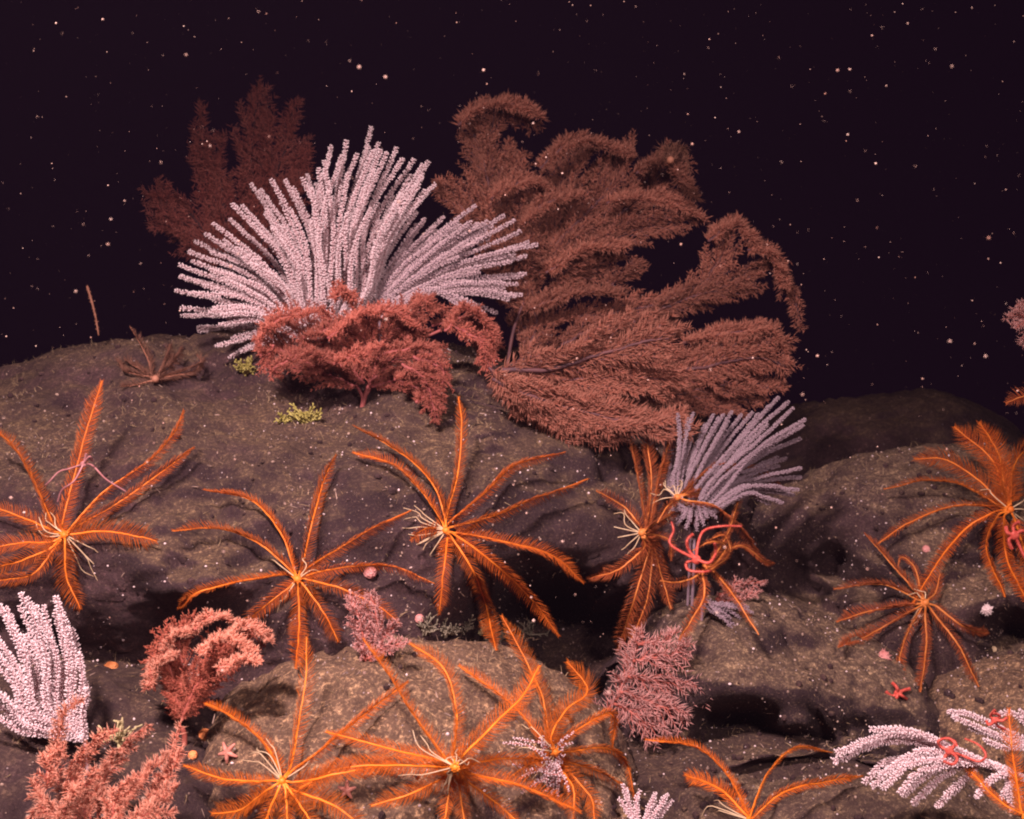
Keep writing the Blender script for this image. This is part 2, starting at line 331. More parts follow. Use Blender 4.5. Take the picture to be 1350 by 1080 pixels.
# ------------------------------------------------------------------ feather stars
def arm_points(ctrl, dc, gap, n):
    out = []
    L = len(ctrl)
    for k, c in enumerate(ctrl):
        x, y = c[0], c[1]
        h = hit(x, y)
        t = k / (L - 1)
        d = dc if k == 0 else (min(max((h if h else dc + .10) - gap, dc - .10 - .06 * t), dc + .16 * t))
        if len(c) > 2: d = dc + c[2]
        out.append(P(x, y, d))
    return curve(out, n)
def feather_star(center, arms, label, dc=None, name='feather_star', mats=None, gap=.05, pin=15, width=3.0, cirri=(), roll=None, group='orange feather stars on the rocks', ncirri=0, lift=.06):
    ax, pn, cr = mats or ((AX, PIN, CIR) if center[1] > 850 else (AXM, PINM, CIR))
    h = hit(*center)
    if dc is None: dc = (h or 2.2) - lift
    C = P(*center, dc)
    loc = P(*center, h if h else dc + .05)
    t = thing(name, label, 'feather star', loc, group)
    sc = mm(1, dc)
    mb = MB()
    v, f = ico(3); mb.add(C + v * np.array([1, .8, .9]) * sc * width * .62, f)
    part('calyx', mb, ax, t)
    for k, a in enumerate(arms):
        opt = {}
        if isinstance(a[-1], dict): opt = a[-1]; a = a[:-1]
        pts = arm_points([(center[0] * .75 + a[0][0] * .25, center[1] * .75 + a[0][1] * .25)] + list(a), dc, gap, 44)
        jit = np.cumsum(rng.normal(size=(44, 3)) * sc * .22, axis=0); jit -= jit[0]; pts = pts + jit
        length = np.sum(np.linalg.norm(np.diff(pts, axis=0), axis=1))
        u = np.linspace(0, 1, 44)
        r = sc * width * .5 * (1 - .62 * u ** 1.3)
        mb = MB(); tube(mb, pts, r, 7)
        am = part('arm', mb, ax, t)
        # pinnules: two rows, like a comb
        n = int(length / (sc * opt.get('gap', 1.8)))
        s = np.sort(np.concatenate([np.linspace(.05, .995, n)] * 2)); side = np.where(np.arange(2 * n) % 2 == 0, 1.0, -1.0)
        B = at(pts, s); Tn = unit(at(np.gradient(pts, axis=0), s))
        vw = unit(CAM - B)
        Nn = unit(vw - Tn * np.sum(vw * Tn, axis=1)[:, None]); S = np.cross(Tn, Nn)
        rl = opt.get('roll', rng.uniform(-.5, .5)) + rng.normal(0, .10, 2 * n) + .5 * np.sin(3 * s + k)
        N2 = Nn * np.cos(rl)[:, None] + S * np.sin(rl)[:, None]; S2 = np.cross(Tn, N2)
        vee = opt.get('vee', .45)
        D = S2 * side[:, None] * math.cos(vee) - N2 * (-math.sin(vee)) + Tn * (.45 + .9 * np.maximum(s - .8, 0)[:, None] * 2) + rng.normal(0, .09, (2 * n, 3))
        env = np.minimum(1, .45 + s * 5) * np.clip((1.02 - s) * 5.0, .28, 1)
        Lp = sc * 1.14 * opt.get('pin', pin) * env * rng.uniform(.8, 1.1, 2 * n)
        mbp = MB(); needles(mbp, B, D, Lp, sc * .48, bend=Tn * (Lp * .28)[:, None] + N2 * (Lp * .18)[:, None], rm=.8)
        part('pinnule_fringe', mbp, pn, am, stuff=True)
    cl = [list(c) for c in cirri]
    for _ in range(ncirri):
        a = rng.uniform(0, 6.28); l = rng.uniform(18, 38)
        cl.append([(center[0] + math.cos(a) * l * .5 + rng.normal(0, 3), center[1] + math.sin(a) * l * .5 - 3), (center[0] + math.cos(a) * l, center[1] + math.sin(a) * l + 4)])
    for c in cl:
        back = (h - dc) if h else .05
        if len(c) == 2: c.insert(1, ((c[0][0] + c[1][0]) / 2 + rng.normal(0, 3), (c[0][1] + c[1][1]) / 2 + rng.normal(0, 3)))
        pts = [C + FWD * sc * 3]
        for k, q in enumerate(c): pts.append(P(q[0] + rng.normal(0, 2), q[1] + rng.normal(0, 2), dc + min(back * .8, .03) * (k + 1) / len(c)))
        mb = MB(); tube(mb, curve(pts, 12), sc * np.linspace(.95, .5, 12), 5); part('cirrus', mb, cr, t)
    # the stub that grips the rock
    mb = MB(); tube(mb, curve([C, C * .5 + loc * .5 + UP * .004, loc + FWD * .02], 8), sc * np.linspace(5, 3.5, 8), 7); part('centrodorsal', mb, ax, t)
    return t
W = dict(roll=0, pin=15, vee=.25)             # arm seen flat on, both combs showing
E = dict(roll=1.1, pin=12, vee=.5)            # arm seen edge on
K = dict(roll=.1, pin=19, vee=.15, gap=1.6)   # broad bushy arm

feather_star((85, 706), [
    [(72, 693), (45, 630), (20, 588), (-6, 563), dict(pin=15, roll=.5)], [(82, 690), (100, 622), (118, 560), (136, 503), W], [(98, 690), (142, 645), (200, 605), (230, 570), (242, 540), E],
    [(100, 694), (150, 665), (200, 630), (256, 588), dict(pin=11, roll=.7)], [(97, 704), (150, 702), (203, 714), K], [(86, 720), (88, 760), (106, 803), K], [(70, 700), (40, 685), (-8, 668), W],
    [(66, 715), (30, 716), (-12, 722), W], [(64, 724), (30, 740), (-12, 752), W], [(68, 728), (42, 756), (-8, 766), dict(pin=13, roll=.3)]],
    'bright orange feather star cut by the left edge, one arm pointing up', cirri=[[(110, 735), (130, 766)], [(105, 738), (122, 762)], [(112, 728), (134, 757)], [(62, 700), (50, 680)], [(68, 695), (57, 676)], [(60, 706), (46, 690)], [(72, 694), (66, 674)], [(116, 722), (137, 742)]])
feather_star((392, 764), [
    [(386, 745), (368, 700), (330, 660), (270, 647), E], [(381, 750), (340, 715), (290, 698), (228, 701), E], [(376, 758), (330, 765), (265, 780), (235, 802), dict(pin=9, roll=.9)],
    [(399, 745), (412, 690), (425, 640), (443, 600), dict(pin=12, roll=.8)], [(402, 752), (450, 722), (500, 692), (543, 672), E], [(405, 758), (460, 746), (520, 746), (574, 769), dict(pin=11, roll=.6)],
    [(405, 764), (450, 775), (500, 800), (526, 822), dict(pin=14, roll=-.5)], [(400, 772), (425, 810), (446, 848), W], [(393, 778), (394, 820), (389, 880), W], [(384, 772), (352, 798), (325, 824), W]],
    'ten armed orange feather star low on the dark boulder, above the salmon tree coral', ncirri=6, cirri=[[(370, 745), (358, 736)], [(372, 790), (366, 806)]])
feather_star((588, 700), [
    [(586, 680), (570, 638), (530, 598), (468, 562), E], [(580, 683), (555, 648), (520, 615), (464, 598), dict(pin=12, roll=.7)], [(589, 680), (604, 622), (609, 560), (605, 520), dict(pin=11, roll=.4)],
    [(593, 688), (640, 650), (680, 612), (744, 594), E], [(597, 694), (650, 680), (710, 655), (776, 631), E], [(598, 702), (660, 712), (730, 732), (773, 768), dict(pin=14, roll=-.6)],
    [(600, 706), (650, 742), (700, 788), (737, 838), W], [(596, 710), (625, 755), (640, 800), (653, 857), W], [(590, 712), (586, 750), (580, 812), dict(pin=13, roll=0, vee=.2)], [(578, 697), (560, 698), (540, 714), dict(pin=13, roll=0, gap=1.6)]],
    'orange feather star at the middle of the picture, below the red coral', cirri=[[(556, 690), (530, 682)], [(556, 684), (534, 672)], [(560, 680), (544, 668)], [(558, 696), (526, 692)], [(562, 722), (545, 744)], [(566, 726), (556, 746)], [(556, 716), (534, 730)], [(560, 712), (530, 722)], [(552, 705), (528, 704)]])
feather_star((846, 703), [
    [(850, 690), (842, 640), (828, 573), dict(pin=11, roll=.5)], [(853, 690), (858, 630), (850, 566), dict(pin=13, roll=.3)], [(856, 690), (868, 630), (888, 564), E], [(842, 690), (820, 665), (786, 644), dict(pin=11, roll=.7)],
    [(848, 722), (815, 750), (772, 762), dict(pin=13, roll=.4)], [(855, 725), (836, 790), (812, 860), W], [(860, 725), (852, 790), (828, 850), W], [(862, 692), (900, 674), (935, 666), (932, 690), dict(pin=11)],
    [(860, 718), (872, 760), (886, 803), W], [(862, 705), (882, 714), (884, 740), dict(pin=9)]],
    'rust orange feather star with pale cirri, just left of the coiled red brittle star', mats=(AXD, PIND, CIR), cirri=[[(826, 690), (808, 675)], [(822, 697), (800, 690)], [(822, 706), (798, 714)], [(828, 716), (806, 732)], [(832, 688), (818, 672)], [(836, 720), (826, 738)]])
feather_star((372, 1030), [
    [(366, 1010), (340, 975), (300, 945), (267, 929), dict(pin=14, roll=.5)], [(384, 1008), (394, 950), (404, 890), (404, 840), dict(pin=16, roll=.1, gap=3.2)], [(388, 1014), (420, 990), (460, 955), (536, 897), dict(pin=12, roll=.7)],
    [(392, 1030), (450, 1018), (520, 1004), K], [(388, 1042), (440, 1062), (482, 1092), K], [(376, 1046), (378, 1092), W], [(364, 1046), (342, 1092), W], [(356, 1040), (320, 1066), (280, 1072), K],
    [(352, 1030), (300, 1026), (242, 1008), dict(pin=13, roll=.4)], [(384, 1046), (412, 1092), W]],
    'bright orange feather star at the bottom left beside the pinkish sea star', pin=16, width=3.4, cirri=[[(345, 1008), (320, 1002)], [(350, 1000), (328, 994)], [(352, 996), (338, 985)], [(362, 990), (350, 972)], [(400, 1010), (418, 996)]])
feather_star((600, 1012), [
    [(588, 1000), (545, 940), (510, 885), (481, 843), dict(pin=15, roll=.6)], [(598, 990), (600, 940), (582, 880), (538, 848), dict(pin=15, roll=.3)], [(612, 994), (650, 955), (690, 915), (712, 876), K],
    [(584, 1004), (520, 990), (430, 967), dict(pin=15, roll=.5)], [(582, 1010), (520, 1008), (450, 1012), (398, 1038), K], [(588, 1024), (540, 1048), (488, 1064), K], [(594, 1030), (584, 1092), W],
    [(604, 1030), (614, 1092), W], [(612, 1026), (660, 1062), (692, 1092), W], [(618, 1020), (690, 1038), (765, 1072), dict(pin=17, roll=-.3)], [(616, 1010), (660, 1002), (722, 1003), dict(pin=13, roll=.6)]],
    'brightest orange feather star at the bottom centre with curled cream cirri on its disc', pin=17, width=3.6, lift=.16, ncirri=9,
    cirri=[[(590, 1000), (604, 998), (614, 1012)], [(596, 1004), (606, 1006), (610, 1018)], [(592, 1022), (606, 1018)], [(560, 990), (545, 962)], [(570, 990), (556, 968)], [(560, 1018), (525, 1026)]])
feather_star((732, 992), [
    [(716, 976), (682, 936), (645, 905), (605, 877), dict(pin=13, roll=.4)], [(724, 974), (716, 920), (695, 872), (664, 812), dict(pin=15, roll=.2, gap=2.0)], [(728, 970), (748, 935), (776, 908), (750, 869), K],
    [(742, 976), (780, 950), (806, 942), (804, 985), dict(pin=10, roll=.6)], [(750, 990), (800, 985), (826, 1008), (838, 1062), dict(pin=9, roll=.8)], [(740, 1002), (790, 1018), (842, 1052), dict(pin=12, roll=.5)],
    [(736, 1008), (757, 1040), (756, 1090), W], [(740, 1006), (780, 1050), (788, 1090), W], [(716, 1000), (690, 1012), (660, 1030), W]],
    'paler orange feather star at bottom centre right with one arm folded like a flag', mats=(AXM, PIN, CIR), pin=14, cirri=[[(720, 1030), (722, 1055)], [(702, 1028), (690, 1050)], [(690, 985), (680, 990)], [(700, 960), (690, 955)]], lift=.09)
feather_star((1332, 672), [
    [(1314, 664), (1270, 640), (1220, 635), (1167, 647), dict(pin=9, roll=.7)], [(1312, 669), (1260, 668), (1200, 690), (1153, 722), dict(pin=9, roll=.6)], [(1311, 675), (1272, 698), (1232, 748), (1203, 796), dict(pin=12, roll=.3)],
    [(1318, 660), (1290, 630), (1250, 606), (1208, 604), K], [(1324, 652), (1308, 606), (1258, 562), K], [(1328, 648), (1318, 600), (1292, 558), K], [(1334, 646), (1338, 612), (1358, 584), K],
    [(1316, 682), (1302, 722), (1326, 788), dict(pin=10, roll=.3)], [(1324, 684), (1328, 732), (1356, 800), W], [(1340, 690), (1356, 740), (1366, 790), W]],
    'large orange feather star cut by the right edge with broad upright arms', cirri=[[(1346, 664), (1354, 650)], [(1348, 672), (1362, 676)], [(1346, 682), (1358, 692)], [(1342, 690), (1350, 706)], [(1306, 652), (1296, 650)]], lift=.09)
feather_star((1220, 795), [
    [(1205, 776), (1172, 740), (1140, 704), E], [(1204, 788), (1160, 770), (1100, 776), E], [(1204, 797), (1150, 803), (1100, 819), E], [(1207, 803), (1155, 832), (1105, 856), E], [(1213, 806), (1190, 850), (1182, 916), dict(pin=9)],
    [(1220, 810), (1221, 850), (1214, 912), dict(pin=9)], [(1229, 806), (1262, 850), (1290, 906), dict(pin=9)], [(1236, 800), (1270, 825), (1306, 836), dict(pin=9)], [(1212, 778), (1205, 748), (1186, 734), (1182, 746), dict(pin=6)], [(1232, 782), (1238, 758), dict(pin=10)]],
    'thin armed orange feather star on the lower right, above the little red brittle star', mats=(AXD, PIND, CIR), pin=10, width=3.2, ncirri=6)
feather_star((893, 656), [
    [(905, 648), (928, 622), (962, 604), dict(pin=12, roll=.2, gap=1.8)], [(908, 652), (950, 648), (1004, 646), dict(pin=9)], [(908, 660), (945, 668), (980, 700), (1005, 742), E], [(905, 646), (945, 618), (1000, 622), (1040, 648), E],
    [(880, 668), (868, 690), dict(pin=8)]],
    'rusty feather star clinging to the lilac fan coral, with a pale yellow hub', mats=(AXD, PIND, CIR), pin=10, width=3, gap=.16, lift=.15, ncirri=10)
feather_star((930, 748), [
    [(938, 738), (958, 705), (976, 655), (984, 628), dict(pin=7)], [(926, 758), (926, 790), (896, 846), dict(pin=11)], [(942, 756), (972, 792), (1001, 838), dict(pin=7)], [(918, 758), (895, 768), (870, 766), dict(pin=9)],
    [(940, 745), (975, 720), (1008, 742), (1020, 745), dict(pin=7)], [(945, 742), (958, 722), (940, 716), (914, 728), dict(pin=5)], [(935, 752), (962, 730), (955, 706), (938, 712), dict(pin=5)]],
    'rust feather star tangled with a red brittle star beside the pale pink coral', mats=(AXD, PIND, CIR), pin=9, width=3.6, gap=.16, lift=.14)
feather_star((988, 1082), [
    [(986, 1074), (960, 1020), (918, 985), (853, 976), dict(pin=11, roll=.6)], [(984, 1076), (950, 1042), (903, 1022), W], [(990, 1074), (1012, 1020), (1050, 985), (1098, 992), dict(pin=5, roll=.9)], [(994, 1078), (1040, 1042), (1136, 1022), dict(pin=9, roll=.6)]],
    'orange feather star rising from the bottom edge, left of the white plume coral', cirri=[[(950, 1068), (932, 1064), (924, 1074)], [(952, 1072), (938, 1070)], [(955, 1062), (940, 1055)]], gap=.12, lift=.10)
feather_star((1352, 1078), [
    [(1346, 1072), (1312, 1050), (1256, 992), dict(pin=9)], [(1346, 1066), (1336, 1010), (1328, 934), W]],
    'orange feather star mostly outside the bottom right corner, two arms crossing white coral', gap=.30, lift=.30)
feather_star((205, 501), [
    [(201, 498), (190, 468), (170, 433), E], [(198, 497), (165, 490), (157, 478), E], [(208, 494), (218, 470), (226, 454), E], [(211, 492), (230, 475), (241, 461), E], [(213, 496), (245, 487), (263, 478), (258, 471), E], [(200, 503), (160, 512), E],
    [(199, 495), (180, 484), (164, 474), E], [(212, 499), (250, 494), (268, 482), E]],
    'dull pinkish feather star lying faintly on the upper left of the big boulder', mats=(AXP, PINP, CIR), pin=7, width=3, lift=.03, gap=.02, group='dull feather stars')
feather_star((884, 212), [[(882, 208), (872, 196), (866, 206), E], [(884, 208), (880, 192), (876, 214), E], [(886, 208), (888, 190), (890, 214), E], [(887, 208), (896, 194), (905, 216), E], [(888, 209), (902, 196), (908, 226), E]],
    'tiny pale feather star perched on top of the brown coral', mats=(AXP, PINP, CIR), dc=2.44, pin=4, width=1.5, lift=.0, group='dull feather stars')

# ------------------------------------------------------------------ white brush corals
def brush_coral(base, branches, label, mats, dbase=None, rcore=1.1, polyp=3.6, step=3.2, ring=6, name='brush_coral', group='white brush corals', stem=True, spread=.10, lift=.0):
    global rng
    rng = np.random.default_rng(int(base[0] * 7 + base[1]))
    bm_, pm_ = mats
    h = hit(*base); d0 = dbase if dbase else (h or 2.4) - lift
    loc = P(*base, d0); t = thing(name, label, 'coral', loc, group); sc = mm(1, d0)
    g = drop(loc + np.array([0, 0, .02]))
    mb = MB(); tube(mb, curve([g - np.array([0, 0, .02]), loc * .6 + g * .4 + RIGHT * sc, loc + UP * sc * 4], 8), sc * np.linspace(2.2, 2.0, 8), 8); part('stem', mb, bm_, t)
    for k, b in enumerate(branches):
        dz = b[-1] if not isinstance(b[-1], tuple) else 0; pts_ = [q for q in b if isinstance(q, tuple)]
        L = len(pts_)
        pts = curve([P(x, y, d0 + dz * (i / (L - 1)) ** .8) for i, (x, y) in enumerate(pts_)], 30)
        length = np.sum(np.linalg.norm(np.diff(pts, axis=0), axis=1))
        wob = np.cumsum(rng.normal(size=(30, 3)) * sc * .3, axis=0); pts = pts + wob - wob[0]
        mb = MB(); tube(mb, pts, sc * rcore * (1.0 - .6 * np.linspace(0, 1, 30) ** 4), 6); br = part('branch', mb, bm_, t)
        n = max(4, int(length / (sc * step)))
        s = np.repeat(np.linspace(.02, 1, n), ring) + rng.normal(0, .25 / n, n * ring)
        ph = np.tile(np.arange(ring) * 2 * math.pi / ring, n) + np.repeat(np.arange(n) * .52, ring) + rng.normal(0, .2, n * ring)
        B = at(pts, s); T = unit(at(np.gradient(pts, axis=0), s)); A = unit(np.cross(T, np.array([.3, .9, .2]))); C = np.cross(T, A)
        D = A * np.cos(ph)[:, None] + C * np.sin(ph)[:, None]
        tp = np.clip((1.03 - s) * length / (sc * 9), .45, 1); Lp = sc * polyp * rng.uniform(.7, 1.2, n * ring) * tp
        mbp = MB(); needles(mbp, B + D * sc * rcore * .7, D + T * (.55 + 1.2 * (1 - tp))[:, None] + rng.normal(0, .12, D.shape), Lp, sc * .42, rm=2.6, mid=.72, sides=4)
        part('polyp_cover', mbp, pm_, br, stuff=True)
    return t

def fan(hub, tips, bases, n_inner, dz0, dz1, bow=.12, tipjit=4):
    """branches from the hub through a base line to the outline tips"""
    out = []
    tips = np.asarray(tips, float); hub = np.asarray(hub, float)
    for k, tp in enumerate(tips):
        q = k / max(1, len(tips) - 1)
        b = np.array([np.interp(q, np.linspace(0, 1, len(bases)), [p[j] for p in bases]) for j in range(2)])
        v = tp - b; perp = np.array([-v[1], v[0]]) * bow * (1 if tp[0] < hub[0] else -1) * rng.uniform(.3, 1.1)
        m = b + v * .5 + perp
        out.append([tuple(hub), tuple(b + rng.normal(0, 2, 2)), tuple(m), tuple(tp + rng.normal(0, tipjit * .3, 2)), float(rng.uniform(dz0, dz1))])
    for _ in range(n_inner):
        q = rng.uniform(0, 1) * (len(tips) - 1); i = min(int(q), len(tips) - 2); tp = tips[i] + (tips[i + 1] - tips[i]) * (q - i)
        qq = q / (len(tips) - 1)
        b = np.array([np.interp(qq, np.linspace(0, 1, len(bases)), [p[j] for p in bases]) for j in range(2)])
        f = rng.uniform(.55, .97); e = b + (tp - b) * f + rng.normal(0, tipjit, 2)
        v = e - b; perp = np.array([-v[1], v[0]]) * bow * (1 if tp[0] < hub[0] else -1) * rng.uniform(.2, 1.2)
        out.append([tuple(hub), tuple(b + rng.normal(0, 3, 2)), tuple(b + v * .5 + perp), tuple(e), float(rng.uniform(dz0, dz1))])
    return out
main_tips = [(300, 472), (285, 458), (262, 437), (236, 418), (240, 405), (230, 384), (238, 366), (236, 350), (250, 334), (258, 318), (272, 308), (283, 294), (302, 290), (303, 268), (320, 272), (332, 240), (344, 252), (356, 238), (375, 242), (388, 246), (404, 228),
             (416, 222), (428, 212), (437, 196), (447, 205), (458, 186), (470, 204), (483, 196), (493, 172), (505, 198), (514, 204), (524, 194), (534, 210), (545, 208), (556, 216), (566, 210), (576, 238)]
def tot(d): return d
brush_coral((432, 448), fan((432, 440), main_tips, [(395, 452), (390, 436), (395, 420), (405, 405), (425, 400), (445, 395), (470, 392), (490, 392)], 84, -.18, .07),
    'largest white bottlebrush coral spreading like a fan on top of the big boulder', (WBR, WPO), lift=.02)
r_tips = [(548, 296), (562, 292), (585, 288), (602, 296), (628, 275), (640, 290), (664, 284), (680, 288), (684, 304), (708, 321), (690, 335), (692, 362), (684, 374), (690, 392), (672, 396), (655, 412), (640, 416)]
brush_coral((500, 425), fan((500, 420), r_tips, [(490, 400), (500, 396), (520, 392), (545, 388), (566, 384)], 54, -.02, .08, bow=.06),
    'shadow-greyed half fan of white coral to the right, behind the largest white coral', (GBR, MPO), lift=-.10, rcore=1.1, polyp=3.4)
bl_tips = [(-30, 935), (-20, 900), (-18, 860), (-10, 830), (0, 800), (12, 798), (24, 785), (36, 784), (48, 800), (58, 798), (72, 786), (82, 800), (94, 830), (104, 870), (110, 900)]
brush_coral((112, 985), fan((112, 975), bl_tips, [(30, 965), (40, 945), (70, 930), (95, 930), (110, 940)], 20, -.06, .08, bow=.10),
    'white brush coral cut by the bottom left edge', (WBR, WPO), lift=.06, rcore=1.1, polyp=5.0, step=4.2)
g_tips = [(884, 560), (892, 548), (905, 552), (915, 545), (930, 556), (942, 545), (955, 548), (965, 540), (978, 545), (992, 540), (1010, 535), (1026, 522), (1040, 529), (1046, 540), (1062, 550), (1060, 562), (1056, 580), (1030, 612), (1062, 615), (1054, 630), (1052, 644), (1044, 654), (1030, 664), (1015, 668)]
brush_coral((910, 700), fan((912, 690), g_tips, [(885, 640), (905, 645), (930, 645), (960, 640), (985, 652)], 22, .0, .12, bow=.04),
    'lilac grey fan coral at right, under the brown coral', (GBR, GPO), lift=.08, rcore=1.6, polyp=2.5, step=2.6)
brush_coral((915, 715), fan((915, 668), [(888, 668), (893, 688), (905, 698), (918, 702), (930, 696), (942, 684)], [(905, 672), (925, 670)], 4, -.04, .0, bow=.03),
    'small pale fan coral just under the lilac fan, behind the brittle star', (GBR, GPO), lift=.10, rcore=2.4, polyp=2.6)
brush_coral((925, 800), fan((925, 790), [(968, 832), (975, 826), (958, 806), (985, 800), (990, 810), (965, 815)], [(935, 795), (938, 800)], 3, -.03, .02, bow=.05),
    'ragged bit of pale coral hanging below the tangled feather star', (GBR, GPO), lift=.06, rcore=1.8, polyp=2.4)
pl = []
for (e, m) in [((1100, 1000), (1190, 975)), ((1104, 990), (1190, 966)), ((1150, 963), (1210, 968)), ((1140, 1030), (1180, 1000)), ((1148, 1036), (1200, 1000)), ((1163, 1036), (1210, 1002)), ((1186, 1042), (1220, 1012)), ((1190, 1046), (1240, 1012)),
               ((1206, 1060), (1250, 1020)), ((1236, 1062), (1272, 1030)), ((1244, 1052), (1280, 1020)), ((1160, 1022), (1215, 990)), ((1125, 985), (1200, 970)), ((1290, 1052), (1310, 1030)), ((1320, 1052), (1330, 1035)), ((1345, 1060), (1340, 1040)), ((1335, 1068), (1330, 1045))]:
    hb = (1300, 1006) if e[0] < 1285 else (1335, 1022)
    pl.append([(1372, 1040), hb, m, e, float(rng.uniform(-.06, .0))])
brush_coral((1378, 1052), pl, 'white plume coral sweeping left from the bottom right corner, brittle star wrapped round it', (WBR, WPO), lift=.20, rcore=1.4, polyp=5.2)
brush_coral((1378, 985), [[(1370, 982), (1330, 965), (1280, 942), (1248, 938), -.02], [(1370, 985), (1330, 975), (1290, 960), (1252, 946), -.02], [(1372, 990), (1340, 982), (1310, 972), (1276, 962), -.01], [(1372, 976), (1350, 955), (1330, 940), (1310, 942), 0.], [(1374, 970), (1358, 950), (1345, 936), 0.], [(1374, 992), (1350, 985), (1325, 985), (1300, 975), -.02]],
    'smaller white plume coral above the corner one, at the right edge', (WBR, WPO), lift=.12, rcore=1.3, polyp=4.6)
brush_coral((845, 1100), [[(840, 1090), (830, 1060), (822, 1034), 0.], [(840, 1090), (838, 1062), (842, 1044), 0.], [(848, 1090), (854, 1065), (862, 1044), -.01], [(850, 1090), (866, 1068), (878, 1048), -.01], [(852, 1092), (872, 1072), (886, 1056), 0.], [(838, 1090), (822, 1062), (816, 1052), 0.], [(850, 1090), (858, 1074), (868, 1060), .01]],
    'little white and pink coral sprig at the bottom edge on the tan boulder', (WBR, WPO), lift=.02, rcore=2.4, polyp=3.6)
th = []
for _ in range(26):
    x = rng.uniform(655, 760); y = rng.uniform(955, 1065); a = rng.uniform(-.8, .8)
    th.append([(735, 1010), ((735 + x) / 2 + rng.normal(0, 8), (1010 + y) / 2 + rng.normal(0, 8)), (x, y), float(rng.uniform(-.03, .02))])
brush_coral((735, 1020), th, 'wispy pink white coral threads between the two lowest central feather stars', (PNE, WPO), lift=.06, rcore=.8, polyp=2.6, step=4, ring=3)
# ------------------------------------------------------------------ feathery black corals
def plume(axis, wid, d0, dz=0.0, nsec=None, needle=9, sd=6.5, nd=1.9, tilt=0.0, curl=.5, ang=.95, droop=0.0, fill=1.0, vein=1.0, thick=1.0):
    """one frond: axis, side shoots in a curved sheet, bristles on each; returns (axis mb, bristle mb)"""
    sc = mm(1, d0); L = len(axis)
    pts = curve([P(x, y, d0 + dz * i / (L - 1)) for i, (x, y) in enumerate(axis)], 40)
    jit = np.cumsum(rng.normal(size=(40, 3)) * sc * .7, axis=0); pts = pts + jit - jit[0]
    length = np.sum(np.linalg.norm(np.diff(pts, axis=0), axis=1))
    ma, mn = MB(), MB(); tube(ma, pts - FWD * sc * 4 * (vein - 1), sc * vein * np.linspace(2.2, .9, 40), 6)
    n = nsec or int(length / (sc * sd) * 2)
    BB = []; DD = []; LL = []; BE = []
    TT = unit(np.gradient(pts, axis=0))
    for k in range(n):
        u = (k + .5) / n; side = 1 if k % 2 else -1
        b = at(pts, np.array([u]))[0]; T = unit(at(TT, np.array([u]))[0])
        vw = unit(CAM - b); N = unit(vw - T * (vw @ T)); S = np.cross(T, N)
        rl = tilt + .45 * math.sin(7 * u + d0 * 90) + rng.normal(0, .12)
        N2 = N * math.cos(rl) + S * math.sin(rl); S2 = np.cross(T, N2)
        prof = (.35 + .65 * math.sin(math.pi * min(1, (u * .92 + .10)))) * rng.uniform(.72, 1.12)
        l = sc * wid * prof
        a = ang * (1 - .35 * u) + rng.normal(0, .12)
        D0 = S2 * side * math.sin(a) + T * math.cos(a)
        m = 12
        q = np.linspace(0, 1, m)[:, None]
        c = b + D0 * l * q + T * l * .35 * q ** 2 + N2 * l * curl * q ** 2 * rng.uniform(.4, 1.2) - np.array([0, 0, 1]) * l * droop * q ** 2
        tube(ma, c[::3], sc * np.linspace(.9, .5, len(c[::3])), 4)
        nn = max(6, int(l / (sc * nd) * 3 * fill))
        s = rng.uniform(0.0, 1.0, nn); B = at(c, s); Tc = unit(at(np.gradient(c, axis=0), s))
        vN = unit(N2 - Tc * (Tc @ N2)[:, None]); vS = np.cross(Tc, vN)
        ph = rng.choice([0, math.pi, -math.pi / 2], nn, p=[.38, .38, .24]) + rng.normal(0, .35, nn)
        Dn = vS * np.cos(ph)[:, None] - vN * np.sin(ph)[:, None] + Tc * .75
        ln = sc * needle * rng.uniform(.55, 1.1, nn) * np.clip(1.15 - s * .55, .4, 1)
        BB.append(B); DD.append(Dn); LL.append(ln); BE.append(Tc * (ln * .25)[:, None])
    needles(mn, np.concatenate(BB), np.concatenate(DD), np.concatenate(LL), sc * .62 * thick, bend=np.concatenate(BE), rm=.85)
    return ma, mn
def feather_coral(base, d0, fronds, label, mats, trunk=None, group='feathery corals', name='feather_coral', **kw):
    global rng
    rng = np.random.default_rng(int(base[0] * 7 + base[1]))
    st, ne = mats
    loc = P(*base, d0); g = drop(loc + UP * .02); sc = mm(1, d0)
    t = thing(name, label, 'coral', g, group)
    mb = MB(); tube(mb, curve([g - UP * .015, g * .5 + loc * .5 + RIGHT * sc * 2, loc], 8), sc * np.linspace(4.2, 3.2, 8), 8)
    for tr in (trunk or []):
        tube(mb, curve([loc] + [P(x, y, d0) for x, y in tr], 14), sc * np.linspace(3.2, 2.0, 14), 7)
    part('stem', mb, st, t)
    for f in fronds:
        opt = dict(kw); opt['tilt'] = float(rng.uniform(-.7, .7)); opt['curl'] = float(rng.uniform(.35, 1.0)); pts = [q for q in f if isinstance(q, tuple)]
        rest = [q for q in f if not isinstance(q, tuple)]
        wid = rest[0]
        if len(rest) > 1: opt.update(rest[1])
        off = opt.pop('off', 0.0); fm = opt.pop('mat', ne)
        ma, mn = plume(pts, wid, d0 + off, **opt)
        b = part('branch', ma, st, t); part('bristle_cover', mn, fm, b, stuff=True)
    return t

